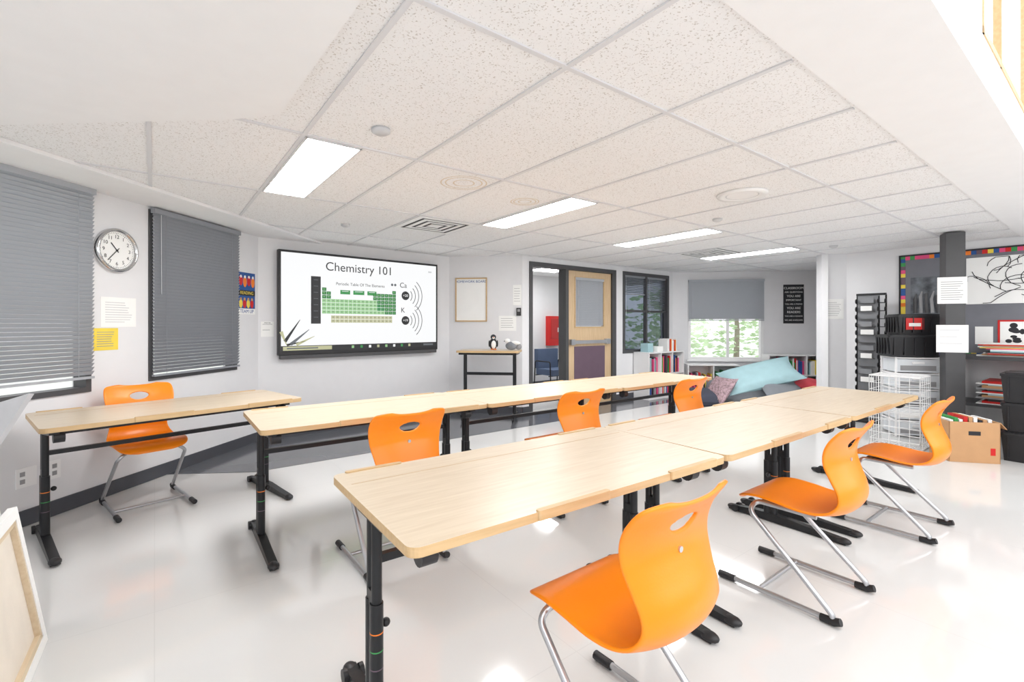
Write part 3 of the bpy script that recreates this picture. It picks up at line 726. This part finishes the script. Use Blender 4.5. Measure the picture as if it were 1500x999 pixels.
def tub(mb, M, w, d, h, mt, lidm=None):
    t = .03
    vs = [(-w/2+t, -d/2+t, 0), (w/2-t, -d/2+t, 0), (w/2-t, d/2-t, 0), (-w/2+t, d/2-t, 0), (-w/2+.01, -d/2+.01, h*.88), (w/2-.01, -d/2+.01, h*.88), (w/2-.01, d/2-.01, h*.88), (-w/2+.01, d/2-.01, h*.88)]
    mb.add(vs, [(3, 2, 1, 0), (4, 5, 6, 7), (0, 1, 5, 4), (1, 2, 6, 5), (2, 3, 7, 6), (3, 0, 4, 7)], mt, False, M)
    mb.prism(rrect(-w/2, w/2, -d/2, d/2, .03, 3), h*.88, h*.97, lidm or mt, M); mb.prism(rrect(-w/2+.03, w/2-.03, -d/2+.03, d/2-.03, .03, 3), h*.97, h, lidm or mt, M)
    for k in range(5): 
        x = -w/2+.06+k*(w-.12)/4; mb.box(x-.006, x+.006, -d/2+.003, -d/2+.02, h*.1, h*.85, mt, M); 
        y = -d/2+.06+k*(d-.12)/4; mb.box(-w/2+.003, -w/2+.02, y-.006, y+.006, h*.1, h*.85, mt, M)
bx = G(6.12, .27); Mx = fr((bx.x, bx.y, 0), (.96, -.28))
mb = MB(); w, d = .46, .38
for x in (-w/2, w/2-.02):
    for y in (-d/2, d/2-.02): mb.box(x, x+.02, y, y+.02, .001, .97, M_wht)
for k in range(5):
    z = .02+k*.19; mb.box(-w/2+.02, w/2-.02, -d/2, d/2-.02, z+.01, z+.165, M_trans); mb.box(-w/2, w/2, -d/2, d/2, z+.172, z+.186, M_wht); mb.box(-.06, .06, -d/2-.015, -d/2, z+.11, z+.135, M_wht)
    mb.box(-w/2+.05, w/2-.05, -d/2-.002, -d/2, z+.03, z+.09, random.choice([M_teal, M_grey, M_paper, M_grey]))
mb.obj('plastic_drawer_tower', Mx)
mb = MB(); tub(mb, T(-.03, 0, 0), .54, .40, .27, M_blkpl); mb.obj('storage_tote', Mx @ T(0, 0, .972))
mb = MB(); tub(mb, T(.05, 0, 0), .50, .38, .25, M_blkpl); mb.box(-.12, .06, -.186, -.178, .06, .20, M_red); mb.box(-.09, .03, -.188, -.186, .10, .14, M_paper); mb.obj('storage_tote', Mx @ T(0, 0, 1.243))
# wire cubes
mb = MB(); M = GF @ T(5.13, -.04, 0); rw = .003
def wgrid(o, a, b, n, m):
    o, a, b = V(o), V(a), V(b)
    for i in range(n+1): mb.tube([o+a*i/n, o+a*i/n+b], rw if 0 < i < n else .005, M_wht, 5)
    for j in range(m+1): mb.tube([o+b*j/m, o+b*j/m+a], rw if 0 < j < m else .005, M_wht, 5)
for zz in (.006, .40):
    wgrid((0, 0, zz), (.4, 0, 0), (0, 0, .39), 5, 5); wgrid((0, .45, zz), (.4, 0, 0), (0, 0, .39), 5, 5)
    wgrid((0, 0, zz), (0, .45, 0), (0, 0, .39), 5, 5); wgrid((.4, 0, zz), (0, .45, 0), (0, 0, .39), 5, 5)
for zz in (.01, .40, .795): wgrid((0, 0, zz), (.4, 0, 0), (0, .45, 0), 5, 5)
mb.obj('wire_storage_cubes', M)
# cardboard box
cb = G(5.22, -.36); Mx = fr((cb.x, cb.y, 0), (.97, -.24)); w, d, h = .42, .32, .40; t = .006
mb = MB(); mb.box(-w/2, w/2, -d/2, d/2, .001, .01, M_card)
for q in [(-w/2, w/2, -d/2, -d/2+t), (-w/2, w/2, d/2-t, d/2), (-w/2, -w/2+t, -d/2, d/2), (w/2-t, w/2, -d/2, d/2)]: mb.box(q[0], q[1], q[2], q[3], .01, h, M_card)
mb.box(w/2, w/2+.08, -d/2, d/2, 0, .005, M_card, T(w/2, 0, h) @ Ry(.9) @ T(-w/2, 0, 0)); mb.box(-.05, .05, -d/2-.001, -d/2, .27, .31, M_ink)
mb.box(.13, .17, -d/2-.0012, -d/2, .08, .15, M_red)
for k in range(9): mb.box(-w/2+.02+k*.04, -w/2+.05+k*.04, -d/2+.03, d/2-.04, .1, h+.01+.04*random.random(), [M_paper, M_green, M_paper, M_red, M_card, M_paper, M_ink, M_card, M_paper][k])
mb.obj('cardboard_box', Mx)
for k in range(3):
    mb = MB(); tub(mb, T(0, 0, 0), .46, .62, .292, M_blkpl); mb.box(-.23, -.222, .0, .12, .12, .19, M_yel if k == 2 else M_grey)
    mb.obj('storage_tote', GF @ T(5.66+.02*(k % 2), -.90, .001+k*.294))
mb = MB(); mb.box(6.2, 6.83, -2.2, -.05, .96, 1.0, M_dkfr)
for y in (-2.15, -.1):
    for x in (6.23, 6.78): mb.box(x, x+.04, y-.0, y+.04, .001, .96, M_blk)
mb.box(6.22, 6.82, -2.2, -.05, .42, .45, M_dkfr)
mb.obj('art_supply_shelf', GF)
mb = MB(); z = 1.001
for k in range(13):
    th = .006+.011*random.random(); o = random.uniform(-.04, .04)
    mb.box(6.24+o, 6.76+o, -1.75+o, -.35+o*2, z, z+th, [M_paper, M_card, M_red, M_paper, M_ink, M_teal, M_paper, M_pink, M_yel][k % 9]); z += th
mb.obj('paper_stack', GF)
mb = MB(); z = .451
for k in range(14):
    th = .01+.02*random.random(); mb.box(6.26, 6.76, -1.5, -.3-.05*(k % 3), z, z+th, [M_paper, M_red, M_ink, M_grey, M_card, M_teal][k % 6]); z += th
mb.obj('folder_stack', GF)

# ------------------------------------------------------------------ lower-left art things
cd = V((.58, -.81, 0)).normalized()
def canvas(off, w, h, lean=9):
    M = wf(V((-2.0, 2.03, .004)), cd) @ T(0, 0, off) @ Rx(math.radians(lean)); mb = MB(); s = .04; t = .022
    for q in [(0, w, 0, s), (0, w, h-s, h), (0, s, s, h-s), (w-s, w, s, h-s)]: mb.box(q[0], q[1], q[2], q[3], 0, t, M_paper)
    for q in [(s, w-s, s, s+.02), (s, w-s, h-s-.02, h-s), (s, s+.02, s, h-s), (w-s-.02, w-s, s, h-s)]: mb.box(q[0], q[1], q[2], q[3], .003, t, M_frame_wood)
    mb.box(.004, w-.004, .004, h-.004, t, t+.003, M_canvas); mb.box(-.004, w+.004, -.0, h+.003, t+.003, t+.006, M_paper)
    for q in [(-.004, 0, 0, h), (w, w+.004, 0, h), (0, w, h, h+.003)]: mb.box(q[0], q[1], q[2], q[3], 0, t+.004, M_paper)
    mb.obj('artist_canvas', M)
canvas(0, 1.0, .60); canvas(.05, .8, .66); canvas(.10, .9, .55)
mb = MB(); M = wf(V((-2.0, 2.03, 0)), cd) @ T(0, 0, .27)
for q in [(0.02, .9, .001, .02), (.02, .9, .48, .50)]: mb.box(q[0], q[1], q[2], q[3], 0, .4, M_frame_wood)
for x in (.02, .45, .88): mb.box(x, x+.02, .02, .48, 0, .4, M_frame_wood)
mb.obj('wooden_crate', M)
mb = MB()
a = V((-2.15, 2.12, 1.05)); b = V((-2.60, 2.22, .93)); c = V((-2.46, 2.10, .60)); d = V((-2.36, 2.10, .70))
n = (b-a).cross(c-a).normalized()*.02; vs = [a, b, c, d, a+n, b+n, c+n, d+n]
mb.add(vs, [(0, 1, 2, 3), (7, 6, 5, 4), (0, 4, 5, 1), (1, 5, 6, 2), (2, 6, 7, 3), (3, 7, 4, 0)], M_lgrey)
for x, y in ((-2.72, 2.30), (-2.78, 2.0), (-2.58, 1.95)): mb.tube([(x, y, .005), (-2.52, 2.16, .90)], .012, M_frame_wood, 8)
mb.obj('display_easel')

# ------------------------------------------------------------------ light
w = bpy.data.worlds.new('world'); sc.world = w; w.use_nodes = True
bg = w.node_tree.nodes['Background']; bg.inputs[0].default_value = (.98, .99, 1, 1); bg.inputs[1].default_value = 1.6
def area(name, M, sx, sy, e, col=(1, 1, 1)):
    l = bpy.data.lights.new(name, 'AREA'); l.shape = 'RECTANGLE'; l.size = sx; l.size_y = sy; l.energy = e; l.color = col
    return mkobj(name, l, M)
area('skylight_daylight', GF @ T(.8, -2.22, 4.55), 10.6, 1.7, 155, (1, .995, .985))
for i, o in enumerate((RW1, RW2)):
    area('rear_fill_light', MRr @ T((o[0]+o[1])/2, 2.4, .05) @ Ry(math.pi), o[1]-o[0], 2.8, 75, (.99, .99, 1))  # added area lamps at the unseen rear openings, to brighten the room
sc.view_settings.view_transform = 'Standard'
# ------------------------------------------------------------------ camera
cam = bpy.data.cameras.new('camera'); cam.sensor_width = 36; cam.lens = 36*690/1500; cam.shift_y = -23.5/1500; cam.clip_start = .05
co = mkobj('camera', cam, T(0, 0, 1.36) @ Rx(math.pi/2)); sc.camera = co
